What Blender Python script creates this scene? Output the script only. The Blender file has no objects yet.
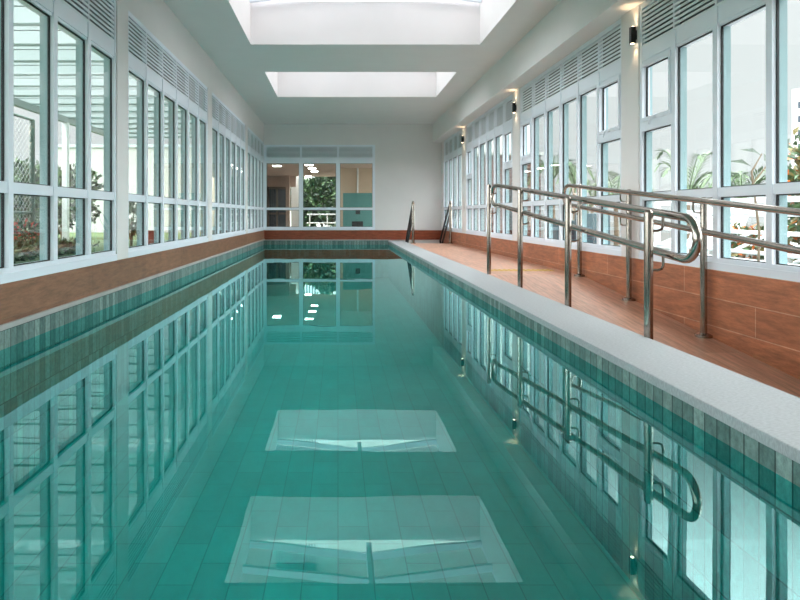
import bpy, bmesh, math, random
from mathutils import Vector, Matrix
random.seed(7)
scn = bpy.context.scene
COL = scn.collection
PI = math.pi
SKY_H, SKY_Z, SKY_S = 0.335, 3.4, 2.7        # overcast sky: horizon ahead, overhead, unseen bright side banks added to light the room

# ------------------------------------------------------------------ measures (metres; coping top z = 0, camera at the origin looking +Y)
CAM_Z = 0.6
XL, XR, YF = -1.741, 2.447, 14.12          # window walls and end wall
WATER = -0.098
CEIL = 2.741
SILL, FTOP = 0.245, 2.30
PX0, PX1 = XL, 1.176                       # pool width
POOL_Z = -0.88
YB = -2.2                                  # wall behind the camera

# ------------------------------------------------------------------ materials
def node_mat(name):
    m = bpy.data.materials.new(name)
    m.use_nodes = True
    nt = m.node_tree
    b = nt.nodes['Principled BSDF']
    return m, nt, b

def N(nt, kind, **kw):
    n = nt.nodes.new(kind)
    for k, v in kw.items():
        setattr(n, k, v)
    return n

def rgba(c):
    return (c[0], c[1], c[2], 1.0)

def srgb(r, g, b):
    f = lambda u: u / 12.92 if u <= 0.04045 else ((u + 0.055) / 1.055) ** 2.4
    return (f(r / 255), f(g / 255), f(b / 255))

def plain(name, col, rough=0.5, metal=0.0, var=0.08, scale=6.0, bump=0.0, bscale=60.0, spec=0.5, stretch=(1, 1, 1)):
    m, nt, b = node_mat(name)
    b.inputs['Roughness'].default_value = rough
    b.inputs['Metallic'].default_value = metal
    b.inputs['Specular IOR Level'].default_value = spec
    tc = N(nt, 'ShaderNodeTexCoord')
    mp = N(nt, 'ShaderNodeMapping'); mp.inputs['Scale'].default_value = stretch
    nt.links.new(tc.outputs['Object'], mp.inputs['Vector'])
    nz = N(nt, 'ShaderNodeTexNoise'); nz.inputs['Scale'].default_value = scale; nz.inputs['Detail'].default_value = 5
    nt.links.new(mp.outputs['Vector'], nz.inputs['Vector'])
    rp = N(nt, 'ShaderNodeValToRGB')
    rp.color_ramp.elements[0].position = 0.3; rp.color_ramp.elements[1].position = 0.7
    rp.color_ramp.elements[0].color = rgba([c * (1 - var) for c in col])
    rp.color_ramp.elements[1].color = rgba([min(1, c * (1 + var)) for c in col])
    nt.links.new(nz.outputs['Fac'], rp.inputs['Fac'])
    nt.links.new(rp.outputs['Color'], b.inputs['Base Color'])
    if bump:
        n2 = N(nt, 'ShaderNodeTexNoise'); n2.inputs['Scale'].default_value = bscale; n2.inputs['Detail'].default_value = 3
        nt.links.new(tc.outputs['Object'], n2.inputs['Vector'])
        bp = N(nt, 'ShaderNodeBump'); bp.inputs['Strength'].default_value = bump; bp.inputs['Distance'].default_value = 0.01
        nt.links.new(n2.outputs['Fac'], bp.inputs['Height'])
        nt.links.new(bp.outputs['Normal'], b.inputs['Normal'])
    return m

def tiled(name, c1, c2, mortar, bw, rh, msize, offset=0.5, rough=0.35, noise=0.5, nscale=(8, 8, 8), swap=False, shift=(0, 0, 0), grain_col=None, spec=0.5):
    """bricks laid on the metre UVs of each box face"""
    m, nt, b = node_mat(name)
    b.inputs['Roughness'].default_value = rough
    b.inputs['Specular IOR Level'].default_value = spec
    uv = N(nt, 'ShaderNodeUVMap'); uv.uv_map = 'UVMap'
    mp = N(nt, 'ShaderNodeMapping'); mp.inputs['Location'].default_value = shift
    if swap:
        mp.inputs['Rotation'].default_value = (0, 0, PI / 2)
    nt.links.new(uv.outputs['UV'], mp.inputs['Vector'])
    br = N(nt, 'ShaderNodeTexBrick')
    br.offset = offset; br.squash = 1.0
    br.inputs['Scale'].default_value = 1.0
    br.inputs['Brick Width'].default_value = bw
    br.inputs['Row Height'].default_value = rh
    br.inputs['Mortar Size'].default_value = msize
    br.inputs['Mortar Smooth'].default_value = 0.1
    br.inputs['Color1'].default_value = rgba(c1)
    br.inputs['Color2'].default_value = rgba(c2)
    br.inputs['Mortar'].default_value = rgba(mortar)
    nt.links.new(mp.outputs['Vector'], br.inputs['Vector'])
    nm = N(nt, 'ShaderNodeMapping'); nm.inputs['Scale'].default_value = nscale
    nt.links.new(mp.outputs['Vector'], nm.inputs['Vector'])
    nz = N(nt, 'ShaderNodeTexNoise'); nz.inputs['Scale'].default_value = 1.0; nz.inputs['Detail'].default_value = 6; nz.inputs['Roughness'].default_value = 0.74
    nt.links.new(nm.outputs['Vector'], nz.inputs['Vector'])
    mr = N(nt, 'ShaderNodeMapRange')
    mr.inputs['From Min'].default_value = 0.25; mr.inputs['From Max'].default_value = 0.75
    mr.inputs['To Min'].default_value = 1 - noise; mr.inputs['To Max'].default_value = 1 + noise * 0.7
    nt.links.new(nz.outputs['Fac'], mr.inputs['Value'])
    mx = N(nt, 'ShaderNodeMix', data_type='RGBA', blend_type='MULTIPLY')
    mx.inputs['Factor'].default_value = 1.0
    nt.links.new(br.outputs['Color'], mx.inputs['A'])
    nt.links.new(mr.outputs['Result'], mx.inputs['B'])
    nt.links.new(mx.outputs['Result'], b.inputs['Base Color'])
    bp = N(nt, 'ShaderNodeBump'); bp.inputs['Strength'].default_value = 0.4; bp.inputs['Distance'].default_value = 0.003; bp.invert = True
    nt.links.new(br.outputs['Fac'], bp.inputs['Height'])
    nt.links.new(bp.outputs['Normal'], b.inputs['Normal'])
    return m

def schlick(nt, f0, power=5.0):
    lw = N(nt, 'ShaderNodeLayerWeight'); lw.inputs['Blend'].default_value = 0.5
    pw = N(nt, 'ShaderNodeMath', operation='POWER'); pw.inputs[1].default_value = power
    nt.links.new(lw.outputs['Facing'], pw.inputs[0])
    ma = N(nt, 'ShaderNodeMath', operation='MULTIPLY_ADD')
    ma.inputs[1].default_value = 1 - f0; ma.inputs[2].default_value = f0
    nt.links.new(pw.outputs[0], ma.inputs[0])
    return ma, lw

def see_through(name, tint, f0, power=5.0, wave=0.0, gloss_tint=(1, 1, 1)):
    m = bpy.data.materials.new(name); m.use_nodes = True
    nt = m.node_tree; nt.nodes.clear()
    out = N(nt, 'ShaderNodeOutputMaterial')
    tr = N(nt, 'ShaderNodeBsdfTransparent'); tr.inputs['Color'].default_value = rgba(tint)
    gl = N(nt, 'ShaderNodeBsdfGlossy'); gl.inputs['Roughness'].default_value = 0.0; gl.inputs['Color'].default_value = rgba(gloss_tint)
    f, lw = schlick(nt, f0, power)
    mx = N(nt, 'ShaderNodeMixShader')
    nt.links.new(f.outputs[0], mx.inputs['Fac'])
    nt.links.new(tr.outputs[0], mx.inputs[1]); nt.links.new(gl.outputs[0], mx.inputs[2])
    nt.links.new(mx.outputs[0], out.inputs['Surface'])
    if wave:
        tc = N(nt, 'ShaderNodeTexCoord')
        nz = N(nt, 'ShaderNodeTexNoise'); nz.inputs['Scale'].default_value = 3.4; nz.inputs['Detail'].default_value = 1.0
        nt.links.new(tc.outputs['Object'], nz.inputs['Vector'])
        bp = N(nt, 'ShaderNodeBump'); bp.inputs['Strength'].default_value = 1.0; bp.inputs['Distance'].default_value = wave
        nt.links.new(nz.outputs['Fac'], bp.inputs['Height'])
        nt.links.new(bp.outputs['Normal'], gl.inputs['Normal'])
    return m

def glow(name, col, strength):
    m, nt, b = node_mat(name)
    b.inputs['Base Color'].default_value = rgba(col)
    b.inputs['Emission Color'].default_value = rgba(col)
    b.inputs['Emission Strength'].default_value = strength
    return m

def frosted(name, col):
    m = bpy.data.materials.new(name); m.use_nodes = True
    nt = m.node_tree; nt.nodes.clear()
    out = N(nt, 'ShaderNodeOutputMaterial')
    a = N(nt, 'ShaderNodeBsdfTranslucent'); a.inputs['Color'].default_value = rgba(col)
    d = N(nt, 'ShaderNodeBsdfDiffuse'); d.inputs['Color'].default_value = rgba(col)
    mx = N(nt, 'ShaderNodeMixShader'); mx.inputs['Fac'].default_value = 0.25
    nt.links.new(a.outputs[0], mx.inputs[1]); nt.links.new(d.outputs[0], mx.inputs[2])
    nt.links.new(mx.outputs[0], out.inputs['Surface'])
    return m

M = {}
M['paint'] = plain('white_wall_paint', srgb(233, 227, 226), 0.75, var=0.015, scale=3, bump=0.05, bscale=180)
M['frame'] = plain('white_aluminium', srgb(236, 240, 249), 0.35, var=0.02, scale=3)
M['slat'] = plain('louvre_aluminium', srgb(236, 241, 246), 0.4, var=0.03, scale=4)
M['screen'] = plain('dark_insect_screen', srgb(112, 116, 120), 0.8, var=0.1, scale=40)
M['profile'] = plain('outer_profile_shaded_tint', srgb(146, 174, 178), 0.4, var=0.03)  # blue-grey stands in for shade and glass tint on the white frame
M['terrace'] = tiled('terrace_paving', srgb(80, 80, 78), srgb(74, 75, 73), srgb(58, 58, 57), 0.6, 0.6, 0.01, rough=0.9, noise=0.12, spec=0.1)
M['gasket'] = plain('black_rubber', srgb(22, 24, 28), 0.6, var=0.1)
M['glass'] = see_through('window_glass', (0.934, 0.957, 0.957), 0.03)
M['roofglass'] = see_through('roof_glass', (0.57, 0.57, 0.58), 0.04)
M['water'] = see_through('pool_water', (0.07, 0.93, 0.92), 0.14, power=5.0, wave=0.0004, gloss_tint=(.60, .95, .95))
M['coping'] = plain('grey_granite', srgb(172, 173, 176), 0.55, var=0.16, scale=75, bump=0.12, bscale=220, stretch=(1, 2.5, 1))
M['stone_trim'] = plain('pale_stone_edge', srgb(178, 172, 170), 0.5, var=0.1, scale=9)
M['pooltile'] = tiled('green_stone_tile', srgb(84, 110, 106), srgb(144, 164, 159), srgb(52, 68, 66), 0.0625, 0.19, 0.003, offset=0.0, rough=0.45, noise=0.60, nscale=(44, 26, 10))
M['poolfloor'] = tiled('green_stone_floor_tile', srgb(98, 170, 163), srgb(114, 183, 175), srgb(80, 134, 128), 0.30, 0.145, 0.0025, offset=0.5, rough=0.5, noise=0.2, nscale=(5, 9, 5), swap=True)
M['deck'] = tiled('wood_look_floor_plank', srgb(218, 164, 138), srgb(198, 144, 118), srgb(214, 176, 152), 1.2, 0.20, 0.002, offset=0.35, rough=0.35, noise=0.50, nscale=(3.2, 34, 6), swap=True)
M['woodwall'] = tiled('wood_look_wall_plank', srgb(190, 118, 84), srgb(166, 102, 72), srgb(208, 160, 134), 1.2, 0.182, 0.003, offset=0.4, rough=0.4, noise=0.62, nscale=(4.5, 26, 6), shift=(0.1, -0.062, 0))
M['woodbrown'] = tiled('brown_wall_plank', srgb(154, 106, 80), srgb(136, 92, 69), srgb(146, 106, 84), 1.2, 0.182, 0.002, offset=0.4, rough=0.4, noise=0.55, nscale=(5.0, 26, 6), shift=(0.1, -0.062, 0))
M['woodred'] = tiled('red_brown_wall_plank', srgb(158, 78, 50), srgb(142, 66, 42), srgb(150, 92, 66), 1.2, 0.182, 0.002, offset=0.4, rough=0.4, noise=0.55, nscale=(5.0, 26, 6), shift=(0.1, -0.062, 0))
M['steel'] = plain('polished_stainless_steel', srgb(166, 155, 146), 0.16, metal=1.0, var=0.05, scale=8)
M['dark_steel'] = plain('dark_handrail_sleeve', srgb(48, 46, 48), 0.4, var=0.1)
M['black'] = plain('black_lacquer', srgb(26, 26, 28), 0.4, var=0.05)
M['yellow'] = plain('yellow_tactile_rubber', srgb(206, 168, 96), 0.6, var=0.08, scale=12)
M['lamp'] = glow('warm_lamp_lens', (1.0, 0.78, 0.5), 6)
M['officelamp'] = glow('corridor_light_panel', (1.0, 0.96, 0.88), 8)
M['taupe'] = plain('corridor_taupe_paint', srgb(196, 178, 166), 0.7, var=0.03)
M['beige'] = plain('corridor_beige_paint', srgb(205, 184, 160), 0.7, var=0.03)
M['corrfloor'] = plain('corridor_floor_tile', srgb(150, 140, 130), 0.35, var=0.06)
M['bronze'] = plain('bronze_door_frame', srgb(112, 100, 92), 0.45, var=0.05)
M['teal'] = plain('teal_lacquer_board', srgb(86, 146, 142), 0.4, var=0.04)
M['white'] = plain('white_gloss_paint', srgb(238, 242, 242), 0.4, var=0.02)
M['extwall'] = plain('pale_render', srgb(172, 174, 168), 0.8, var=0.03, scale=1.5)
M['tower'] = plain('tower_white_render', srgb(222, 220, 216), 0.8, var=0.03, scale=0.6)
M['winglass_dark'] = plain('dark_window_glass', srgb(70, 80, 90), 0.15, var=0.1)
M['brick'] = tiled('brown_brick', srgb(92, 58, 50), srgb(72, 46, 42), srgb(120, 100, 92), 0.5, 0.16, 0.02, rough=0.8, noise=0.2)
M['block'] = tiled('grey_stone_block', srgb(96, 102, 102), srgb(80, 87, 89), srgb(58, 62, 62), 0.4, 0.16, 0.012, rough=0.8, noise=0.25)
M['paving'] = tiled('grey_paving', srgb(84, 84, 82), srgb(78, 78, 76), srgb(64, 64, 63), 0.6, 0.6, 0.01, rough=0.9, noise=0.12, spec=0.1)
M['lawn'] = plain('lawn_green', srgb(70, 90, 48), 0.9, var=0.35, scale=9, bump=0.6, bscale=40)
M['leaf'] = plain('shrub_leaf', srgb(66, 92, 54), 0.55, var=0.4, scale=5)
M['leaf_dark'] = plain('dark_tree_leaf', srgb(30, 50, 28), 0.55, var=0.45, scale=3)
M['leaf_pale'] = plain('palm_leaf', srgb(92, 114, 78), 0.5, var=0.25, scale=4)
M['croton'] = plain('croton_leaf', srgb(110, 98, 52), 0.5, var=0.5, scale=7)
M['orange'] = plain('orange_leaf', srgb(196, 100, 34), 0.5, var=0.25, scale=7)
M['red'] = plain('red_flower', srgb(170, 56, 44), 0.6, var=0.3, scale=9)
M['bark'] = plain('grey_brown_bark', srgb(120, 104, 86), 0.9, var=0.25, scale=12, bump=0.4)
M['fencegreen'] = plain('dark_green_fence_paint', srgb(62, 84, 74), 0.5, var=0.1)
M['wire'] = plain('galvanised_wire', srgb(168, 172, 170), 0.5, var=0.05)
M['canopy'] = frosted('translucent_canopy_sheet', (0.42, 0.46, 0.455))
M['rafter'] = plain('canopy_rafter_paint', srgb(168, 180, 180), 0.5, var=0.03)
M['lattice'] = plain('canopy_joint_strip', srgb(120, 134, 134), 0.5, var=0.03)
M['terracotta'] = plain('brick_red_glaze', srgb(150, 72, 58), 0.6, var=0.15, scale=8)
M['slate'] = plain('slate_blue_metal', srgb(66, 88, 96), 0.5, var=0.06)

# ------------------------------------------------------------------ mesh helpers
class MB:
    def __init__(self):
        self.v, self.f, self.m, self.uv = [], [], [], []
        self.mats = []
    def mi(self, mat):
        if mat not in self.mats:
            self.mats.append(mat)
        return self.mats.index(mat)
    def face(self, pts, mat, uv=None):
        i = len(self.v); self.v += [tuple(p) for p in pts]
        self.f.append(tuple(range(i, i + len(pts)))); self.m.append(self.mi(mat))
        if uv is None:
            p = [Vector(q) for q in pts]
            n = (p[1] - p[0]).cross(p[2] - p[0])
            a = max(range(3), key=lambda k: abs(n[k]))
            uv = [((q.y, q.z), (q.x, q.z), (q.x, q.y))[a] for q in p]
        self.uv += list(uv)
    def box(self, x0, x1, y0, y1, z0, z1, mat):
        if x0 > x1: x0, x1 = x1, x0
        if y0 > y1: y0, y1 = y1, y0
        if z0 > z1: z0, z1 = z1, z0
        P = [(x0,y0,z0),(x1,y0,z0),(x1,y1,z0),(x0,y1,z0),(x0,y0,z1),(x1,y0,z1),(x1,y1,z1),(x0,y1,z1)]
        self.hexa(P, mat)
    def hexa(self, P, mat):
        for q in ((3,2,1,0),(4,5,6,7),(0,1,5,4),(1,2,6,5),(2,3,7,6),(3,0,4,7)):
            self.face([P[k] for k in q], mat)
    def tube(self, path, r, mat, seg=12, cap=True, closed=False):
        path = [Vector(p) for p in path]
        n = len(path); rings = []
        t0 = (path[1] - path[0]).normalized()
        up = Vector((0, 0, 1)) if abs(t0.z) < 0.9 else Vector((1, 0, 0))
        side = t0.cross(up).normalized()
        rr = r if isinstance(r, (list, tuple)) else [r] * n
        for i, p in enumerate(path):
            if closed:
                t = (path[(i + 1) % n] - path[i - 1]).normalized()
            elif i == 0: t = t0
            elif i == n - 1: t = (path[-1] - path[-2]).normalized()
            else: t = ((path[i + 1] - p).normalized() + (p - path[i - 1]).normalized()).normalized()
            side = (side - t * side.dot(t)).normalized()
            bi = t.cross(side)
            rings.append([p + (side * math.cos(2 * PI * k / seg) + bi * math.sin(2 * PI * k / seg)) * rr[i] for k in range(seg)])
        base = len(self.v)
        for ring in rings:
            self.v += [tuple(q) for q in ring]
        mi = self.mi(mat)
        for i in range(n if closed else n - 1):
            a, b = base + i * seg, base + ((i + 1) % n) * seg
            for k in range(seg):
                k2 = (k + 1) % seg
                self.f.append((a + k, a + k2, b + k2, b + k)); self.m.append(mi)
                self.uv += [(k / seg, i), ((k + 1) / seg, i), ((k + 1) / seg, i + 1), (k / seg, i + 1)]
        if cap and not closed:
            for off, rev in ((base, True), (base + (n - 1) * seg, False)):
                ids = [off + k for k in range(seg)]
                if rev: ids.reverse()
                self.f.append(tuple(ids)); self.m.append(mi); self.uv += [(0, 0)] * seg
    def build(self, name, parent=None, smooth=False, bevel=0.0):
        me = bpy.data.meshes.new(name)
        me.from_pydata(self.v, [], self.f)
        for m in self.mats: me.materials.append(m)
        me.polygons.foreach_set('material_index', self.m)
        ul = me.uv_layers.new(name='UVMap')
        ul.data.foreach_set('uv', [c for q in self.uv for c in q])
        if smooth or bevel:
            bm = bmesh.new(); bm.from_mesh(me)
            bmesh.ops.remove_doubles(bm, verts=bm.verts, dist=1e-6)
            bm.to_mesh(me); bm.free()
        if smooth:
            me.polygons.foreach_set('use_smooth', [True] * len(me.polygons))
            try: me.set_sharp_from_angle(angle=math.radians(40))
            except Exception: pass
        me.update()
        o = bpy.data.objects.new(name, me); COL.objects.link(o)
        if parent is not None: o.parent = parent
        if bevel:
            b = o.modifiers.new('bevel', 'BEVEL'); b.width = bevel; b.segments = 2; b.limit_method = 'ANGLE'
        return o

def one_box(name, b, mat, parent=None, bevel=0.0):
    mb = MB(); mb.box(*b, mat); return mb.build(name, parent, bevel=bevel)

def tag(o, label=None, cat=None, group=None, kind=None):
    if label: o['label'] = label
    if cat: o['category'] = cat
    if group: o['group'] = group
    if kind: o['kind'] = kind
    return o

def struct(o): o['kind'] = 'structure'; return o

def empty(name, loc=(0, 0, 0), rz=0.0):
    """An Empty at a thing's base; parts are built in its local frame"""
    o = bpy.data.objects.new(name, None); COL.objects.link(o)
    o.location = loc; o.rotation_euler = (0, 0, rz); o.empty_display_size = 0.1
    return o

def thing(name, label, cat, loc=(0, 0, 0), rz=0.0, group=None):
    return tag(empty(name, loc, rz), label, cat, group)

def copy_thing(o, loc, label, rz=None):
    c = o.copy(); COL.objects.link(c); c.location = loc; c['label'] = label
    if rz is not None: c.rotation_euler = (0, 0, rz)
    for ch in list(o.children):
        d = ch.copy(); COL.objects.link(d); d.parent = c
        for g in list(ch.children):
            e = g.copy(); COL.objects.link(e); e.parent = d
    return c

# ------------------------------------------------------------------ setting: room shell
C1L = [1.42, 1.67], [4.70, 4.95], [8.00, 8.25], [11.25, 11.50]         # pillars, left window wall
C1R = [1.62, 1.94], [4.86, 5.16], [8.05, 8.38], [11.43, 11.80]         # pillars, right window wall

# ceiling slab with the two roof openings (deep wells)
SX0, SX1 = -1.095, 1.78
SK = ((5.77, 7.535), (8.98, 10.88))
WELL = 3.29
mb = MB()
mb.box(-2.0, SX0, YB, YF + .2, CEIL, WELL, M['paint'])
mb.box(SX1, 2.7, YB, YF + .2, CEIL, WELL, M['paint'])
ys = [YB, SK[0][0], SK[0][1], SK[1][0], SK[1][1], YF + .2]
for a, b in ((ys[0], ys[1]), (ys[2], ys[3]), (ys[4], ys[5])):
    mb.box(SX0, SX1, a, b, CEIL, WELL, M['paint'])
struct(mb.build('ceiling'))

mb = MB()
mb.box(XL - .2, XL, YB, YF, FTOP, CEIL, M['paint'])
mb.box(XL - .2, XL - .012, YB, YF, -1.6, SILL, M['paint'])
struct(mb.build('wall_left'))
mb = MB()
mb.box(XR, XR + .2, YB, YF, FTOP, CEIL, M['paint'])
mb.box(XR + .012, XR + .2, YB, YF, -1.6, SILL, M['paint'])
mb.box(XR + .2, XR + .55, YB, YF + .2, 2.42, 2.56, M['paint'])            # unseen eave, added to shade the outer frames on this side
mb.box(2.23, XR, YB, YF, 2.305, CEIL, M['paint'])            # dropped beam along the wall head
struct(mb.build('wall_right'))
FX1 = 0.872
mb = MB()
mb.box(XL - .2, XR + .2, YF, YF + .2, 2.25, CEIL, M['paint'])
mb.box(FX1, XR + .2, YF, YF + .2, SILL, 2.25, M['paint'])
mb.box(XL - .2, XR + .2, YF + .012, YF + .2, -1.6, SILL, M['paint'])
struct(mb.build('wall_far'))
struct(one_box('wall_back', (XL - .2, XR + .2, YB - .2, YB, -1.6, CEIL), M['paint']))

for i, (a, b) in enumerate(C1L):
    struct(one_box('pillar_left_%d' % (i + 1), (XL - .09, XL + .012, a, b, SILL, FTOP), M['paint'], bevel=.004))
for i, (a, b) in enumerate(C1R):
    struct(one_box('pillar_right_%d' % (i + 1), (XR - .012, XR + .09, a, b, SILL, FTOP + .01), M['paint'], bevel=.004))

# wood-look bands under the sills
mb = MB(); mb.box(XL - .012, XL + .008, YB, YF, .035, SILL, M['woodbrown']); struct(mb.build('trim_1'))
mb = MB(); mb.box(XR - .012, XR + .012, YB, YF, -.75, SILL, M['woodwall']); struct(mb.build('trim_2'))
mb = MB(); mb.box(XL, XR, YF - .008, YF + .012, .02, SILL - .005, M['woodred']); struct(mb.build('trim_3'))
# thin stone ledges on the wall side and the end of the pool
mb = MB(); mb.box(XL - .012, XL + .022, YB, YF, .006, .036, M['stone_trim']); struct(mb.build('trim_4', bevel=.004))
mb = MB(); mb.box(XL + .02, 1.2, YF - .022, YF + .012, .0, .022, M['stone_trim']); struct(mb.build('trim_5', bevel=.004))

# pool basin
mb = MB()
mb.box(PX0 - .15, PX0 + .002, YB, YF, POOL_Z, .006, M['pooltile'])
mb.box(PX1 + .008, PX1 + .34, YB, YF, POOL_Z, -.036, M['pooltile'])
mb.box(PX0, PX1 + .02, YF - .012, YF + .15, POOL_Z, .0, M['pooltile'])
mb.box(PX0, PX1 + .02, YB - .15, YB + .012, POOL_Z, .0, M['pooltile'])
struct(mb.build('wall_pool'))
mb = MB()
mb.box(PX0 - .1, PX1 + .1, YB, YF + .1, POOL_Z - .15, POOL_Z, M['poolfloor'])
struct(mb.build('floor_pool'))
mb = MB(); mb.face([(PX0 + .002, YB + .012, WATER), (PX1 + .008, YB + .012, WATER), (PX1 + .008, YF - .012, WATER), (PX0 + .002, YF - .012, WATER)], M['water'])
struct(mb.build('water'))
# broad granite coping
mb = MB(); mb.box(PX1, 1.519, YB, YF, -.036, 0, M['coping']); struct(mb.build('trim_6', bevel=.004))

# deck, ramp, stair well
RY = 6.0; RS = .0945
rz = lambda y: 0.0 if y >= RY else -RS * (RY - max(y, 1.2))
mb = MB()
mb.box(1.519, XR, RY, 12.72, -.25, -.001, M['deck'])
struct(mb.build('floor'))
mb = MB()
zb = rz(1.2)
mb.hexa([(1.519, 1.2, zb - .25), (XR, 1.2, zb - .25), (XR, RY, -.25), (1.519, RY, -.25),
         (1.519, 1.2, zb), (XR, 1.2, zb), (XR, RY, -.001), (1.519, RY, -.001)], M['deck'])
mb.box(1.519, XR, YB, 1.2, zb - .25, zb, M['deck'])
struct(mb.build('floor_ramp'))
mb = MB()
for k in range(5):
    mb.box(1.519, XR, 12.72 + .28 * k, 12.72 + .28 * (k + 1), -1.2, -.17 * (k + 1), M['deck'])
struct(mb.build('floor_stairs'))

# ------------------------------------------------------------------ windows
def wmap(side):
    if side == 'L': return lambda u0, u1, w0, w1, z0, z1: (XL - w1, XL - w0, u0, u1, z0, z1)
    if side == 'R': return lambda u0, u1, w0, w1, z0, z1: (XR + w0, XR + w1, u0, u1, z0, z1)
    return lambda u0, u1, w0, w1, z0, z1: (u0, u1, YF + w0, YF + w1, z0, z1)

def wpt(side, u, w, z):
    return {'L': (XL - w, u, z), 'R': (XR + w, u, z), 'F': (u, YF + w, z)}[side]

Z_LP0, Z_MR0, Z_MR1, Z_PT, Z_LV0, Z_LV1 = .322, .716, .776, 1.815, 1.945, 2.258
GW = .022            # glass plane depth behind the inner face
WD = .082            # frame depth
wcount = [0]

def make_window(side, u0, u1, n, casements=(), ftop=FTOP, mw=.024, jw=.032):
    wcount[0] += 1
    T = wmap(side)
    root = struct(empty('window_%d' % wcount[0]))
    z_lv1 = ftop - .042
    mb = MB()
    B = lambda *a: mb.box(*T(*a), M['frame'])
    B(u0, u1, -.012, WD, SILL, Z_LP0 - .028); B(u0, u1, .0, WD, Z_LP0 - .028, Z_LP0)      # stepped sill rail
    B(u0, u1, 0, WD, Z_MR0, Z_MR1); B(u0, u1, 0, WD, Z_PT + .02, Z_LV0); B(u0, u1, .006, WD, Z_PT, Z_PT + .02)
    B(u0, u1, 0, WD, z_lv1, ftop)
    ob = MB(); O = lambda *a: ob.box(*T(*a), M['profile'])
    B(u0, u0 + jw, -.003, GW + .003, Z_LP0, z_lv1); B(u1 - jw, u1, -.003, GW + .003, Z_LP0, z_lv1)
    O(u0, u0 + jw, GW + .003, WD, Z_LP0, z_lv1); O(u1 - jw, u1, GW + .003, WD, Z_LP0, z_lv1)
    step = (u1 - u0) / n
    for k in range(1, n):
        c = u0 + step * k
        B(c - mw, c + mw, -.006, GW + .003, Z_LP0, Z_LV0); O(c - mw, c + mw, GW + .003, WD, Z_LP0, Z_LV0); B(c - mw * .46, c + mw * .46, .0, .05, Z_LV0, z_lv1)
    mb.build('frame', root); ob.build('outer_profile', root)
    for k in range(n):
        a = u0 + step * k + (jw if k == 0 else mw)
        b = u0 + step * (k + 1) - (jw if k == n - 1 else mw)
        la = u0 + step * k + (jw if k == 0 else mw * .46); lb = u0 + step * (k + 1) - (jw if k == n - 1 else mw * .46)
        # louvre: tilted blades before a dark insect screen
        lv = MB()
        nb = 9; pitch = (z_lv1 - Z_LV0) / nb
        for j in range(nb):
            zc = Z_LV0 + pitch * (j + .5)
            d0, d1 = .004, .036
            zi, zo = zc - pitch * .42, zc + pitch * .30       # blade leans up and outwards
            t = .005
            P = [wpt(side, la, d0, zi), wpt(side, lb, d0, zi), wpt(side, lb, d1, zo), wpt(side, la, d1, zo),
                 wpt(side, la, d0, zi + t), wpt(side, lb, d0, zi + t), wpt(side, lb, d1, zo + t), wpt(side, la, d1, zo + t)]
            lv.hexa(P, M['slat'])
            lv.box(*T(la, lb, .0, .006, zi - .002, zi + pitch * .46), M['slat'])
        lv.box(*T(la, lb, .040, .046, Z_LV0, z_lv1), M['screen'])
        lv.build('louvre', root)
        spans = [(Z_LP0, Z_MR0), (Z_MR1, Z_PT)]
        if k in casements:
            spans = [(Z_LP0, Z_MR0), (Z_MR1, 1.27), (1.36, Z_PT)]
            sash = MB()
            S = lambda *q: sash.box(*T(*q), M['frame'])
            S(a, b, -.004, WD, 1.27, 1.36)
            f = .026
            S(a, a + f, -.014, .05, 1.345, Z_PT - .004); S(b - f, b, -.014, .05, 1.345, Z_PT - .004)
            S(a + f, b - f, -.013, .049, 1.345, 1.375); S(a + f, b - f, -.013, .049, Z_PT - .034, Z_PT - .004)
            so = sash.build('sash', root)
            h = MB(); mid = (a + b) / 2
            h.box(*T(mid - .03, mid + .03, -.03, -.014, 1.348, 1.368), M['frame'])
            h.tube([wpt(side, mid, -.02, 1.36), wpt(side, mid, -.045, 1.355), wpt(side, mid + .015, -.05, 1.30)], .007, M['frame'], 8)
            h.build('handle', so)
        for (z0, z1) in spans:
            aa, bb, t0, t1 = a, b, z0, z1
            if k in casements and z0 > 1.3:
                aa, bb, t0, t1 = a + .026, b - .026, z0 + .015, z1 - .034
            one_box('pane', T(aa, bb, GW, GW + .006, t0, t1), M['glass'], root)
            g = MB(); q = .004
            for r_ in ((aa, aa + .006, GW - q, GW + q + .006, t0, t1), (bb - .006, bb, GW - q, GW + q + .006, t0, t1),
                       (aa, bb, GW - q, GW + q + .006, t0, t0 + .006), (aa, bb, GW - q, GW + q + .006, t1 - .006, t1)):
                g.box(*T(*r_), M['gasket'])
            g.build('gasket', root)
    return root

lb = [C1L[0][1], C1L[1][0]], [C1L[1][1], C1L[2][0]], [C1L[2][1], C1L[3][0]], [C1L[3][1], YF]
make_window('L', -1.6, C1L[0][0], 6)
for a, b in lb:
    make_window('L', a, b, 6 if b < YF else 5)
rb = [C1R[0][1], C1R[1][0]], [C1R[1][1], C1R[2][0]], [C1R[2][1], C1R[3][0]], [C1R[3][1], YF - .25]
make_window('R', -1.4, C1R[0][0], 6)
for i, (a, b) in enumerate(rb):
    make_window('R', a, b, 6 if i < 3 else 4, casements=((5,), (0, 5), (0, 5), ())[i])
make_window('F', XL, FX1, 3, ftop=2.25, mw=.048, jw=.06)
struct(one_box('pillar_corner', (XR - .012, XR + .2, YF - .25, YF, SILL, FTOP + .01), M['paint']))
mb = MB()
mb.box(XL - .2, XL, YB, -1.6, SILL, FTOP, M['paint']); mb.box(XR, XR + .2, YB, -1.4, SILL, FTOP, M['paint'])
struct(mb.build('wall_corner'))

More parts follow.
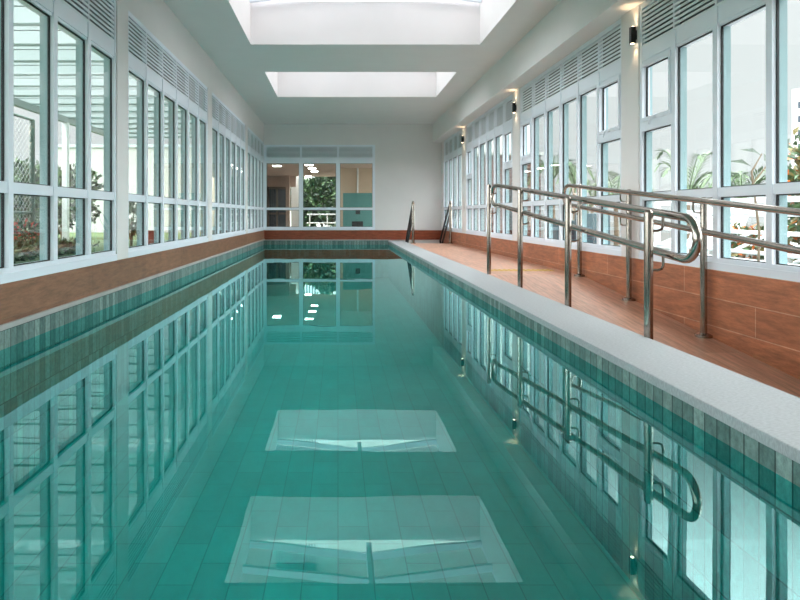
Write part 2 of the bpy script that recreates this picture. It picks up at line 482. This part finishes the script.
# gabled roof glazing over both openings
for (a, b) in SK:
    wcount[0] += 1
    root = struct(empty('window_%d' % wcount[0]))
    xc, zr, ze = .385, WELL + .17, WELL + .01
    mb = MB()
    mb.box(xc - .035, xc + .035, a, b, zr - .14, zr + .02, M['frame'])
    nr = 4
    for k in range(nr):
        y = b - .085 - .52 * k if k < nr else a
        if y < a + .03: continue
        for xe in (SX0, SX1):
            mb.hexa([(xe, y - .022, ze - .06), (xc, y - .022, zr - .06), (xc, y + .022, zr - .06), (xe, y + .022, ze - .06),
                     (xe, y - .022, ze + .02), (xc, y - .022, zr + .02), (xc, y + .022, zr + .02), (xe, y + .022, ze + .02)], M['frame'])
    mb.box(SX0 - .1, SX0, a - .05, b + .05, WELL, WELL + .05, M['frame']); mb.box(SX1, SX1 + .1, a - .05, b + .05, WELL, WELL + .05, M['frame'])
    mb.build('frame', root)
    for xe in (SX0 - .06, SX1 + .06):
        g = MB()
        g.hexa([(xe, a - .05, ze + .03), (xc, a - .05, zr + .03), (xc, b + .05, zr + .03), (xe, b + .05, ze + .03),
                (xe, a - .05, ze + .038), (xc, a - .05, zr + .038), (xc, b + .05, zr + .038), (xe, b + .05, ze + .038)], M['roofglass'])
        g.build('pane', root)

# ------------------------------------------------------------------ ramp handrails
def arc(c, r, a0, a1, n, e1, e2):
    c, e1, e2 = Vector(c), Vector(e1), Vector(e2)
    return [c + e1 * r * math.cos(a0 + (a1 - a0) * i / n) + e2 * r * math.sin(a0 + (a1 - a0) * i / n) for i in range(n + 1)]

def ramp_rail(label, xp, xr, posts, y_far, y_near, flange):
    root = thing('handrail', label, 'handrail', (xp, posts[0], 0))
    ox, oy = xp, posts[0]
    L = lambda p: (p[0] - ox, p[1] - oy, p[2])
    ht, hl, r = .895, .70, .0195
    # one closed loop: top rail, rounded near end, lower rail, rounded far end
    R = (ht - hl) / 2
    pts = []
    def zt(y): return rz(y) if y >= 1.2 else rz(1.2)
    ycuts = [y for y in (RY,) if y_near + R < y < y_far - R]
    yl = [y_far - R] + ycuts + [y_near + R]
    top = [(xr, y, zt(y) + ht) for y in yl]
    cn = (xr, y_near + R, zt(y_near + R) + (ht + hl) / 2)
    near = arc(cn, R, PI / 2, PI * 1.5, 12, (0, 1, 0), (0, 0, 1))
    low = [(xr, y, zt(y) + hl) for y in reversed(yl)]
    cf = (xr, y_far - R, zt(y_far - R) + (ht + hl) / 2)
    far = arc(cf, R, -PI / 2, PI / 2, 12, (0, 1, 0), (0, 0, 1))
    path = [Vector(p) for p in top[:-1]] + near + [Vector(p) for p in low[1:-1]] + far[:-1]
    clean = []
    for p in path:
        if not clean or (p - clean[-1]).length > 1e-4: clean.append(p)
    mb = MB(); mb.tube([L(p) for p in clean], r, M['steel'], 14, closed=True)
    mb.build('rail', root, smooth=True)
    s = 1 if xr > xp else -1
    for y in posts:
        z0 = zt(y)
        p = MB(); p.tube([L((xp, y, z0)), L((xp, y, z0 + .90))], .021, M['steel'], 16)
        p.tube([L((xp, y, z0 + .90)), L((xp, y, z0 + .912))], [.021, .012], M['steel'], 16)
        po = p.build('post', root, smooth=True)
        if flange:
            f = MB(); f.tube([L((xp, y, z0 - .003)), L((xp, y, z0 + .012)), L((xp, y, z0 + .022))], [.052, .052, .03], M['steel'], 20)
            f.build('flange', po, smooth=True)
        for h in (ht, hl):
            b = MB(); z = z0 + h
            b.tube([L((xp, y, z - .085)), L((xp + s * .045, y, z - .085)), L((xp + s * .064, y, z - .078)), L((xr, y, z - .062)), L((xr, y, z - .015))], .0065, M['steel'], 8)
            b.build('bracket', po, smooth=True)
    return root

ramp_rail('polished steel ramp handrail standing along the granite pool coping', 1.53, 1.602, [6.08, 5.04, 3.99, 2.956], 6.22, 2.675, False)
ramp_rail('polished steel ramp handrail standing against the wood-clad window wall', 2.395, 2.325, [5.95, 4.94, 3.93, 2.91], 6.17, 2.58, True)

# stair handrails at the end of the deck
def stair_rail(label, x):
    root = thing('handrail', label, 'handrail', (x, 12.66, 0), group='stair handrails at the end of the deck')
    p = MB(); p.tube([(0, 0, 0), (0, 0, .84)], .03, M['steel'], 14); p.build('post', root, smooth=True)
    f = MB(); f.tube([(0, 0, 0), (0, 0, .014)], .055, M['steel'], 16); f.build('flange', root, smooth=True)
    for h, nm in ((.85, 'rail'), (.62, 'rail')):
        r = MB(); r.tube([(0, 0, h), (0, .06, h), (0, 1.30, h - .86)], .022, M['dark_steel'], 10); r.build(nm, root, smooth=True)
    e = MB(); e.tube([(0, 1.26, -.80), (0, 1.26, .03)], .02, M['dark_steel'], 10); e.build('post', root, smooth=True)
    c = MB(); c.tube([(0, -.03, .84), (0, .0, .875), (0, .06, .865)], .026, M['steel'], 10); c.build('elbow', root, smooth=True)
stair_rail('steel stair handrail with dark sloping bars beside the end of the coping', 1.585)
stair_rail('steel stair handrail with dark sloping bars beside the window wall', 2.375)

# yellow tactile strip at the top of the ramp
root = thing('tactile_strip', 'dull yellow tactile warning strip set across the top of the ramp', 'tactile strip', (1.62, 6.42, 0))
one_box('base_strip', (0, .70, 0, .16, -.004, .003), M['yellow'], root)
for j in range(2):
    for i in range(13):
        b = MB(); cx, cy = .035 + i * .0525, .04 + j * .08
        b.tube([(cx, cy, .002), (cx, cy, .008), (cx, cy, .011)], [.015, .013, .006], M['yellow'], 10)
        b.build('stud', root, smooth=True)

# ------------------------------------------------------------------ wall lamps on the right pillars
def sconce(y, label):
    root = thing('wall_lamp', label, 'wall lamp', (XR - .012, y, 2.0), group='black up and down wall lamps on the pillars')
    b = MB(); b.box(-.050, -.010, -.020, .020, 0, .135, M['black']); b.build('body', root, bevel=.004)
    b = MB(); b.box(-.012, .0, -.015, .015, .03, .105, M['black']); b.build('wall_plate', root)
    for z0, z1 in ((.1345, .1375), (-.0025, .0005)):
        l = MB(); l.tube([(-.030, 0, z0), (-.030, 0, z1)], .014, M['lamp'], 14); l.build('lens', root, smooth=True)
    for z, rx in ((.142, PI), (-.008, 0)):
        ld = bpy.data.lights.new('wall_lamp_beam', 'SPOT'); ld.energy = .5; ld.color = (1, .72, .42); ld.spot_size = 1.5; ld.spot_blend = .8; ld.shadow_soft_size = .015
        lo = bpy.data.objects.new('wall_lamp_beam', ld); COL.objects.link(lo); lo.parent = root
        lo.location = (-.030, 0, z); lo.rotation_euler = (rx, 0, 0)
sconce(4.90, 'black wall lamp on the white pillar beside the end of the ramp handrail loop')
sconce(8.2, 'black wall lamp on the second white pillar, above the far posts of the ramp')
sconce(11.6, 'black wall lamp on the white pillar closest to the end wall')

# ------------------------------------------------------------------ corridor behind the end wall
CY0, CY1 = YF + .2, 21.5
CZ = 1.80
mb = MB(); mb.box(-2.6, 2.6, CY0, 20.6, 1.92, 2.1, M['taupe']); struct(mb.build('ceiling_corridor'))
mb = MB(); mb.box(-2.6, 3.0, CY0, CY1 + 1, -.15, .0, M['corrfloor']); struct(mb.build('floor_corridor'))
mb = MB()
mb.box(.86, 1.0, 17.05, CY1, 0, 1.92, M['beige']); mb.box(.06, 2.4, 16.9, 17.05, 0, 1.92, M['beige']); mb.box(.53, .58, 16.86, 16.9, 0, 1.92, M['white'])
struct(mb.build('wall_corridor_right'))
mb = MB(); mb.box(-2.5, -2.4, CY0, CY1, 0, 1.92, M['taupe']); mb.box(-2.4, -1.42, 20.2, 20.35, 1.55, 1.92, M['taupe']); mb.box(-1.74, -1.62, 20.0, 20.35, 0, 1.92, M['taupe'])
struct(mb.build('wall_corridor_left'))
struct(one_box('pillar_corridor', (-1.62, -1.35, 20.75, 21.0, 0, 2.1), M['white'], bevel=.005))
# dark glazed door on the left
root = struct(empty('door_1'))
mb = MB()
for a, b, c, d in ((-2.4, -2.32, 0, 1.55), (-1.68, -1.62, 0, 1.55), (-2.08, -2.02, 0, 1.55), (-2.4, -1.62, 1.47, 1.55), (-2.4, -1.62, 0, .12), (-2.4, -1.62, .62, .68)):
    mb.box(a, b, 20.2, 20.26, c, d, M['bronze'])
mb.build('frame', root)
for a, b in ((-2.32, -2.08), (-2.02, -1.68)):
    one_box('pane', (a, b, 20.22, 20.23, .12, 1.47), M['winglass_dark'], root)
h = MB(); h.tube([(-2.0, 20.17, .55), (-2.0, 20.17, .95)], .015, M['black'], 8); h.build('handle', root)
# teal board with two dark plates
root = thing('notice_board', 'teal board with two dark plates in the corridor behind the end window', 'board', (.62, 16.0, 0))
one_box('panel', (-.487, .287, 0, .04, 0, 1.187), M['teal'], root, bevel=.004)
one_box('plate', (-.15, -.03, -.012, 0, .62, .77), M['black'], root)
one_box('plate', (-.25, .05, -.012, 0, .27, .43), M['black'], root)
# ceiling lights
first = None
for i, (x, y, lab) in enumerate(((-1.62, 15.9, 'bright square light panel at the left of the corridor ceiling'),
                                 (-.75, 15.6, 'nearest light panel in the row over the corridor'),
                                 (-.72, 16.7, 'second light panel in the row over the corridor'),
                                 (-.70, 17.9, 'third light panel in the row over the corridor'),
                                 (-1.0, 20.2, 'last small light panel in the row, above the garden opening'))):
    root = thing('ceiling_light', lab, 'ceiling light', (x, y, 1.92), group='light panels in the corridor ceiling')
    one_box('frame', (-.115, .115, -.17, .17, -.02, .0), M['white'], root)
    one_box('diffuser', (-.10, .10, -.15, .15, -.026, -.018), M['officelamp'], root)
# guard rail beyond the corridor
root = thing('guard_rail', 'pale guard rail across the garden opening behind the corridor', 'railing', (-1.0, 21.2, 0))
for z in (.62, .32):
    r = MB(); r.tube([(-.1, 0, z), (1.95, 0, z)], .022, M['white'], 10); r.build('rail', root, smooth=True)
for x in (0, .62, 1.25, 1.85):
    p = MB(); p.tube([(x, 0, 0), (x, 0, .62)], .02, M['white'], 10); p.build('post', root, smooth=True)

# ------------------------------------------------------------------ plants
def leaf_face(mb, c, d, n, ln, w, mat):
    """a folded, pointed leaf of two quads"""
    d = d.normalized(); s = d.cross(n).normalized(); n = s.cross(d).normalized()
    tip = c + d * ln - n * ln * .15
    m1 = c + d * ln * .45
    mb.face([c, m1 + s * w * .5 + n * w * .18, tip, m1], mat)
    mb.face([c, m1, tip, m1 - s * w * .5 + n * w * .18], mat)

def rnd_dir():
    z = random.uniform(-1, 1); a = random.uniform(0, 2 * PI); r = math.sqrt(1 - z * z)
    return Vector((r * math.cos(a), r * math.sin(a), z))

def bush(name, label, cat, loc, rx, ry, rz_, z0, n, ln, mats, group=None, trunk=.03):
    root = thing(name, label, cat, loc, group=group)
    t = MB()
    t.tube([(0, 0, 0), (.02, .01, z0 + rz_ * .5), (.0, .03, z0 + rz_)], [trunk, trunk * .8, trunk * .5], M['bark'], 8)
    for k in range(5):
        a = 2 * PI * k / 5 + .3
        t.tube([(0, 0, z0 * .7 + .02), (math.cos(a) * rx * .35, math.sin(a) * ry * .35, z0 + rz_ * .7), (math.cos(a) * rx * .65, math.sin(a) * ry * .65, z0 + rz_ * 1.3)], [trunk * .6, trunk * .4, trunk * .2], M['bark'], 6)
    t.build('stem', root, smooth=True)
    f = MB()
    for i in range(n):
        d = rnd_dir(); q = random.uniform(.55, 1.0) * (0.8 + .2 * math.sin(d.x * 7 + d.z * 5))
        c = Vector((d.x * rx * q, d.y * ry * q, z0 + rz_ + d.z * rz_ * q))
        if c.z < 0.01: c.z = .01
        dd = (d + rnd_dir() * .9 + Vector((0, 0, .2)))
        leaf_face(f, c, dd, rnd_dir(), ln * random.uniform(.6, 1.2), ln * .5, random.choice(mats))
    f.build('foliage', root)
    return root

def frond_mesh(mb, a, ln, rise, droop, mat):
    pts = []
    for i in range(9):
        t = i / 8
        h = ln * t
        pts.append(Vector((math.cos(a) * h * (1 - .15 * t), math.sin(a) * h * (1 - .15 * t), rise * ln * math.sin(t * PI * .62) - droop * ln * t * t)))
    mb.tube(pts, [.012 * (1 - .8 * i / 8) + .002 for i in range(9)], mat, 5)
    side = Vector((-math.sin(a), math.cos(a), 0))
    for i in range(22):
        t = .12 + .86 * i / 21
        k = min(7, int(t * 8)); u = t * 8 - k
        c = pts[k].lerp(pts[k + 1], u)
        tan = (pts[k + 1] - pts[k]).normalized()
        l = ln * .34 * math.sin(PI * (.18 + .78 * t)) + .03
        for s in (-1, 1):
            dd = (tan * .75 + side * s * .8 + Vector((0, 0, .12 - .3 * t)))
            leaf_face(mb, c, dd, Vector((0, 0, 1)), l, .03, mat)

def palm(label, loc, th, ln, nf, seed, rise=1.0, droop=.55, mat=None):
    random.seed(seed)
    root = thing('palm', label, 'palm', loc, group='young palms outside the windows of the ramp side')
    t = MB(); t.tube([(0, 0, 0), (.01, .0, th * .5), (.0, .01, th + .02)], [.06, .045, .04], M['bark'], 10); t.build('trunk', root, smooth=True)
    for k in range(nf):
        a = 2 * PI * k / nf + random.uniform(-.3, .3)
        f = MB(); frond_mesh(f, a, ln * random.uniform(.8, 1.1), rise * random.uniform(.7, 1.15), droop * random.uniform(.7, 1.3), mat or M['leaf_pale'])
        o = f.build('frond', root); o.location = (0, 0, th)

GZ = -.45        # outside ground
def at(px, y): return (px - 338) / 600 * y

# outside ground
mb = MB(); mb.box(XR + .2, 60, -10, 90, GZ - .3, GZ, M['paving']); struct(mb.build('ground_terrace'))
mb = MB(); mb.box(-60, XL - .2, -10, 90, GZ - .3, GZ + .35, M['lawn']); struct(mb.build('ground_garden'))
mb = MB(); mb.box(XL - .2, XR + .2, YF + .2, 90, GZ - .3, GZ + .25, M['lawn']); struct(mb.build('ground_rear'))
LZ = GZ + .35

palm('palm with a broad fan of fronds behind the white balustrade and loungers', (at(742, 10.4), 10.4, GZ), 1.25, .75, 9, 3)
palm('thin palm with tall upright fronds in the second pane from the lamp pillar', (at(688, 13.0), 13.0, GZ), 1.45, .85, 7, 5, rise=1.25, droop=.3)
palm('small far palm whose fronds just clear the window rail, right beside the upright palm', (at(707, 15.5), 15.5, GZ), 1.4, .75, 8, 8)
palm('palm with drooping fronds in the opening pane beside the lamp pillar', (at(616, 12.0), 12.0, GZ), 1.25, .85, 8, 12, droop=.8)
palm('tall shaggy palm behind the middle panes of the second window', (at(553, 15.5), 15.5, GZ), 1.95, .9, 10, 15, droop=.9, mat=M['leaf'])
palm('slender palm beside the shaggy palm, behind the second window', (at(574, 20), 20, GZ), 2.1, .8, 8, 19, droop=.7)
palm('short palm with curled fronds behind the end panes of the second window', (at(592, 17.5), 17.5, GZ), 1.55, .75, 8, 22, droop=.7)
random.seed(31)
# rubber plant: a few large leaves on a thin stem
root = thing('rubber_plant', 'thin plant with a few large dark leaves rising above the near palm', 'plant', (at(757, 5.55), 5.55, GZ))
t = MB(); t.tube([(0, 0, 0), (.02, 0, .9), (-.05, 0, 1.45), (.06, .02, 1.62)], [.013, .011, .009, .005], M['bark'], 8)
t.tube([(-.03, 0, 1.35), (.10, 0, 1.52), (.2, .02, 1.62)], [.008, .006, .004], M['bark'], 6); t.build('stem', root, smooth=True)
for k, (p, d) in enumerate((((-.05, 0, 1.5), (-.7, .2, .3)), ((.06, .02, 1.6), (-.8, 0, .35)), ((.08, .02, 1.55), (.3, .2, .2)), ((.12, .0, 1.55), (.8, -.2, .15)), ((.2, .02, 1.62), (.4, 0, .5)), ((.0, 0, 1.3), (-.6, -.2, .1)))):
    f = MB(); leaf_face(f, Vector(p), Vector(d), Vector((.1, -.6, .8)), .2, .09, M['orange'] if k == 3 else M['leaf_dark']); f.build('leaf', root)
bush('croton_shrub', 'orange and olive croton shrub close to the window past the handrails', 'shrub', (at(815, 7.0), 7.0, GZ), .40, .5, .95, .25, 1500, .13, [M['croton'], M['croton'], M['leaf'], M['leaf'], M['croton'], M['leaf'], M['orange']])
bush('flowering_shrub', 'low shrub with orange blooms right behind the white balustrade', 'shrub', (4.82, 7.1, GZ), .28, .26, .38, .2, 420, .12, [M['leaf'], M['croton'], M['orange'], M['leaf']])

# sun loungers: white frames with slatted raised backs
def lounger(label, loc, rz_):
    root = thing('sun_lounger', label, 'sun lounger', loc, rz_, group='white sun loungers on the terrace')
    W = .62
    f = MB()
    f.box(-.04, 0, 0, 1.3, .30, .36, M['white']); f.box(W, W + .04, 0, 1.3, .30, .36, M['white']); f.box(0, W, 0, .05, .30, .36, M['white']); f.box(0, W, 1.25, 1.3, .30, .36, M['white'])
    f.build('frame', root)
    s = MB()
    for k in range(11): s.box(0, W, .08 + k * .105, .145 + k * .105, .355, .375, M['white'])
    s.build('seat', root)
    b = MB(); c, d = math.cos(.75), math.sin(.75)
    def rot(u, t): return (u[0], 1.27 + u[1] * c - t * d, .36 + u[1] * d + t * c)
    for k in range(8):
        a0, a1 = .03 + k * .095, .09 + k * .095
        b.hexa([rot((0, a0), 0), rot((W, a0), 0), rot((W, a1), 0), rot((0, a1), 0), rot((0, a0), .02), rot((W, a0), .02), rot((W, a1), .02), rot((0, a1), .02)], M['white'])
    for x in (-.03, W):
        b.hexa([rot((x, 0), -.02), rot((x + .03, 0), -.02), rot((x + .03, .8), -.02), rot((x, .8), -.02), rot((x, 0), .02), rot((x + .03, 0), .02), rot((x + .03, .8), .02), rot((x, .8), .02)], M['white'])
    b.build('backrest', root)
    for x in (-.035, W):
        for y in (.12, 1.15):
            one_box('leg', (x, x + .035, y, y + .045, 0, .31), M['white'], root)
    return root
l0 = lounger('white slatted sun lounger with its back raised, behind the near window', (5.25, 8.0, GZ + .28), -.9)
copy_thing(l0, (4.55, 8.65, GZ + .28), 'white slatted sun lounger seen through the end loop of the handrail', -.9)
struct(one_box('floor_terrace', (4.45, 10, 7.5, 12.7, GZ - .05, GZ + .28), M['terrace']))
# low stone wall edging the terrace, white balustrade
root = thing('stone_wall', 'low grey stone block wall at the edge of the terrace', 'wall', (4.0, 4.5, GZ))
one_box('blocks', (0, .2, 0, 3.6, 0, .56), M['block'], root); one_box('cap', (-.03, .23, -.02, 3.62, .56, .60), M['coping'], root)
root = thing('balustrade', 'white metal balustrade with diagonal braces outside the near window', 'railing', (4.3, 4.9, GZ))
for z, r_ in ((1.20, .028), (1.07, .038), (.87, .022), (.66, .022)):
    r = MB(); r.tube([(0, 0, z), (0, 3.2, z)], r_, M['white'], 10); r.build('rail', root, smooth=True)
for k in range(4):
    one_box('post', (-.03, .03, k * 1.05, k * 1.05 + .06, 0, 1.22), M['white'], root)
for k in range(3):
    for d in (0, .28):
        b = MB(); b.tube([(0, k * 1.05 + .06 + d, .85), (0, k * 1.05 + .75 + d, .66 if d else .60)], .018, M['white'], 8); b.build('brace', root, smooth=True)
# slate plant housings behind the second window
for x, y, h, lab in ((at(566, 11.4), 11.4, .95, 'slate blue louvred cabinet behind the second window, the shorter of two'), (at(592, 10.8), 10.8, 1.08, 'slate blue louvred cabinet behind the second window, the taller of two')):
    root = thing('equipment_cabinet', lab, 'cabinet', (x, y, GZ))
    one_box('body', (-.24, .24, -.2, .2, 0, h), M['slate'], root, bevel=.01)
    g = MB()
    for k in range(8): g.box(-.2, .2, -.215, -.2, .2 + k * .08, .245 + k * .08, M['winglass_dark'])
    g.build('grille', root)
# brown brick wall beyond
root = thing('brick_building', 'brown brick outbuilding behind the third window', 'building', (at(483, 25), 25, GZ))
one_box('wall', (0, 2.4, 0, 3.0, 0, 3.55), M['brick'], root); one_box('roof', (-.1, 2.5, -.1, 3.1, 3.55, 3.66), M['extwall'], root)
one_box('door', (.9, 1.6, -.03, .02, 0, 2.1), M['black'], root)
# far white building with small windows
root = thing('apartment_building', 'white apartment block with small dark windows far beyond the croton shrub', 'building', (at(792, 58), 58, GZ), -.66)
one_box('wall', (0, 9, 0, 10, 0, 13.2), M['tower'], root)
for k in range(4):
    for j in range(4):
        w = one_box('window', (.45 + j * 1.4, 1.0 + j * 1.4, -.05, .02, 11.3 - k * 1.35, 11.95 - k * 1.35), M['winglass_dark'], root)
# tower behind, seen mirrored through the roof glass
root = thing('residential_tower', 'pale tower with slatted balcony fronts rising behind the pool house', 'building', (-7.5, 36, GZ + .25))
one_box('wall', (0, 19, 0, 9, 0, 38), M['tower'], root)
for k in range(11):
    b = MB()
    z = 3 + k * 3.1
    b.box(3.2, 7.0, -1.1, 0, z - .2, z, M['tower'])
    for j in range(24): b.box(3.2 + j * .158, 3.28 + j * .158, -1.1, -1.04, z, z + 1.1, M['slat'])
    b.build('balcony', root)
    one_box('window', (3.8, 6.2, -.05, .02, z + .1, z + 2.3), M['winglass_dark'], root)

# ------------------------------------------------------------------ garden on the left
root = thing('canopy', 'white translucent roof canopy on slim rafters outside the near garden windows', 'canopy', (XL - .2, 0, 2.8))
CW = 4.25
c = MB(); c.box(-CW, -.02, -1.0, 17.6, .03, .05, M['canopy']); c.build('roof_sheet', root)
y = -.6
while y < 17.5:
    one_box('rafter', (-CW, -.02, y, y + .03, .0, .03), M['rafter'], root)
    one_box('joint_strip', (-CW, -.02, y + .27, y + .285, .022, .03), M['lattice'], root)
    y += .84
one_box('edge_beam', (-CW - .06, -CW + .04, -1.0, 17.6, -.10, .06), M['rafter'], root)
for y in (4.2, 8.9, 13.6, 17.3):
    one_box('column', (-CW - .07, -CW + .05, y, y + .12, LZ - 2.8, -.1), M['white'], root, bevel=.005)
FXX = -6.6
root = thing('chain_link_fence', 'tall chain-link fence on dark green posts beyond the canopy', 'fence', (FXX, 6, LZ))
FH = 2.75
w = MB(); y0, y1 = 1.5, 13.0; st = .14
k = y0 - FH
while k < y1:
    for s in (1, -1):
        a0, z0, a1, z1 = (k, 0, k + FH, FH) if s == 1 else (k + FH, 0, k, FH)
        def clip(a0, z0, a1, z1):
            pts = []
            for (a, z) in ((a0, z0), (a1, z1)):
                lo = min(max(a, y0), y1)
                tt = (lo - a0) / (a1 - a0)
                pts.append((lo, z0 + (z1 - z0) * tt))
            return pts
        (pa, za), (pb, zb_) = clip(a0, z0, a1, z1)
        if abs(pa - pb) > .02: w.tube([(0, pa - 6, za), (0, pb - 6, zb_)], .005, M['wire'], 4, cap=False)
    k += st
w.build('mesh', root)
for yy in (2.0, 4.6, 7.2, 9.8, 11.4, 12.95):
    p = MB(); p.tube([(0, yy - 6, 0), (0, yy - 6, FH)], .055, M['fencegreen'], 10); p.build('post', root, smooth=True)
for z in (FH, .75):
    p = MB(); p.tube([(0, y0 - 6, z), (0, y1 - 6, z)], .03, M['fencegreen'], 8); p.build('rail', root, smooth=True)
random.seed(77)
for i, (x, y, rx, rh, n, mats, lab) in enumerate((
    (-8.05, 9.6, 1.0, .95, 1300, [M['leaf'], M['leaf_dark'], M['leaf_pale']], 'tall loose green shrub behind the fence, closest of the garden shrubs'),
    (-8.1, 12.2, 1.1, .9, 1300, [M['leaf'], M['leaf_dark']], 'broad green shrub behind the fence next to the red flowers'),
    (-8.3, 14.9, 1.2, 1.0, 1300, [M['leaf'], M['leaf_dark'], M['leaf_pale']], 'dark green shrub behind the end of the fence'),
    (-8.3, 18.0, 1.3, 1.1, 1200, [M['leaf_dark'], M['leaf']], 'dense dark shrub in front of the pale garden wall'))):
    bush('garden_shrub', lab, 'shrub', (x, y, LZ), rx, rx, rh, .15, n * 2, .2, mats, group='green shrubs behind the garden fence')
bush('red_flower_bush', 'low bush covered in red flowers in front of the chain-link fence', 'shrub', (-5.95, 11.5, LZ), .35, .8, .24, .1, 500, .12, [M['red'], M['leaf'], M['leaf'], M['leaf_dark']])
bush('hedge_plant', 'low clipped green hedge below the near garden windows', 'hedge', (-5.0, 9.6, LZ), .5, 2.8, .13, .0, 1500, .12, [M['leaf'], M['leaf_dark']])
# bare tree behind the fence
root = thing('bare_tree', 'bare branching tree rising above the shrubs behind the fence', 'tree', (-7.9, 11.0, LZ))
t = MB(); t.tube([(0, 0, 0), (.05, 0, .8), (0, .05, 1.5)], [.07, .055, .04], M['bark'], 8)
def grow(p, d, l, r, dep):
    q = p + d * l
    t.tube([p, p.lerp(q, .5) + rnd_dir() * l * .06, q], [r, r * .8, r * .6], M['bark'], 5)
    if dep:
        for _ in range(3): grow(q, (d + rnd_dir() * .75 + Vector((0, 0, .1))).normalized(), l * .7, r * .6, dep - 1)
for _ in range(4): grow(Vector((0, .05, 1.45)), (Vector((0, 0, 1)) + rnd_dir() * .8).normalized(), .5, .03, 3)
t.build('trunk', root, smooth=True)
# pale garden wall and its arched niche, red planter
root = thing('garden_wall', 'long pale rendered wall closing the garden behind the canopy', 'wall', (-11.5, 24, LZ))
one_box('wall', (0, 8.8, 0, .3, 0, 3.4), M['extwall'], root); one_box('cap', (-.05, 8.85, -.05, .35, 3.4, 3.52), M['rafter'], root)
root = thing('planter', 'brick red planter box on the lawn outside the second garden window', 'planter', (at(151, 14.5), 14.5, LZ))
one_box('box', (-.16, .16, -.16, .16, 0, .28), M['terracotta'], root, bevel=.01); one_box('rim', (-.18, .18, -.18, .18, .28, .32), M['terracotta'], root); one_box('soil', (-.15, .15, -.15, .15, .31, .325), M['bark'], root)
palm_root = bush('arching_shrub', 'thin arching shrub beside the red planter on the lawn', 'shrub', (at(131, 12.6), 12.6, LZ), .3, .3, .45, .2, 260, .14, [M['leaf'], M['leaf_pale']])
# trees in the garden opening past the corridor
random.seed(101)
for x, y, r_, h_, n, lab, mats in ((-1.15, 24.2, 1.0, 1.15, 3600, 'dark green tree filling the garden opening past the corridor', [M['leaf_dark'], M['leaf_dark'], M['leaf']]),
                             (1.0, 24.6, 1.05, 1.2, 3200, 'dark bushy tree beside the beige corridor wall', [M['leaf_dark'], M['leaf_dark'], M['leaf']]),
                             (-.1, 27.0, 1.5, 1.6, 4200, 'tall dark tree closing the view between the two trees past the corridor', [M['leaf_dark'], M['leaf_dark'], M['leaf_dark'], M['leaf']])):
    bush('tree', lab, 'tree', (x, y, GZ + .25), r_, r_ * .9, h_, .1, n, .26, mats, trunk=.08)
bush('flowering_shrub', 'low bright green shrub with pale flowers behind the guard rail', 'shrub', (.1, 22.4, GZ + .25), .4, .3, .25, .05, 350, .11, [M['leaf_pale'], M['leaf'], M['white']])

# ------------------------------------------------------------------ sky, camera, view
w = bpy.data.worlds.new('overcast_sky'); scn.world = w; w.use_nodes = True
nt = w.node_tree; bg = nt.nodes['Background']
tc = N(nt, 'ShaderNodeTexCoord'); nz = N(nt, 'ShaderNodeTexNoise'); nz.inputs['Scale'].default_value = 2.0; nz.inputs['Detail'].default_value = 4
nt.links.new(tc.outputs['Generated'], nz.inputs['Vector'])
rp = N(nt, 'ShaderNodeValToRGB')
rp.color_ramp.elements[0].color = (.94, .985, .985, 1); rp.color_ramp.elements[1].color = (.97, 1, .99, 1)
nt.links.new(nz.outputs['Fac'], rp.inputs['Fac']); nt.links.new(rp.outputs['Color'], bg.inputs['Color'])
# overcast sky: bright overhead, dimmer towards the horizon
sx = N(nt, 'ShaderNodeSeparateXYZ'); nt.links.new(tc.outputs['Generated'], sx.inputs['Vector'])
sm = N(nt, 'ShaderNodeMapRange', interpolation_type='SMOOTHSTEP')
sm.inputs['From Min'].default_value = .30; sm.inputs['From Max'].default_value = .62
sm.inputs['To Min'].default_value = SKY_H; sm.inputs['To Max'].default_value = SKY_Z
nt.links.new(sx.outputs['Z'], sm.inputs['Value']); ax = []
for lo, hi, sgn in ((.52, .92, -1), (.66, .97, 1)):
    q = N(nt, 'ShaderNodeMath', operation='MULTIPLY'); q.inputs[1].default_value = sgn; nt.links.new(sx.outputs['X'], q.inputs[0])
    g = N(nt, 'ShaderNodeMapRange', interpolation_type='SMOOTHSTEP'); g.inputs['From Min'].default_value = lo; g.inputs['From Max'].default_value = hi
    g.inputs['To Min'].default_value = 0; g.inputs['To Max'].default_value = SKY_S
    nt.links.new(q.outputs[0], g.inputs['Value']); ax.append(g)
s1 = N(nt, 'ShaderNodeMath', operation='ADD'); nt.links.new(ax[0].outputs[0], s1.inputs[0]); nt.links.new(ax[1].outputs[0], s1.inputs[1])
s2 = N(nt, 'ShaderNodeMath', operation='ADD'); nt.links.new(s1.outputs[0], s2.inputs[0]); nt.links.new(sm.outputs['Result'], s2.inputs[1])
nt.links.new(s2.outputs[0], bg.inputs['Strength'])

cd = bpy.data.cameras.new('camera'); cam = bpy.data.objects.new('camera', cd); COL.objects.link(cam)
cam.location = (0, 0, CAM_Z); cam.rotation_euler = (PI / 2, 0, 0)
cd.sensor_width = 36; cd.lens = 36 * 600 / 800
cd.shift_x = (400 - 338) / 800; cd.shift_y = (215 - 300) / 800
cd.clip_start = .05; cd.clip_end = 300
scn.camera = cam
scn.cycles.max_bounces = 14; scn.cycles.diffuse_bounces = 6; scn.cycles.transparent_max_bounces = 24
scn.view_settings.view_transform = 'Standard'; scn.view_settings.look = 'None'
scn.view_settings.gamma = 1.0; scn.view_settings.use_curve_mapping = False
scn.view_settings.exposure = 1.6
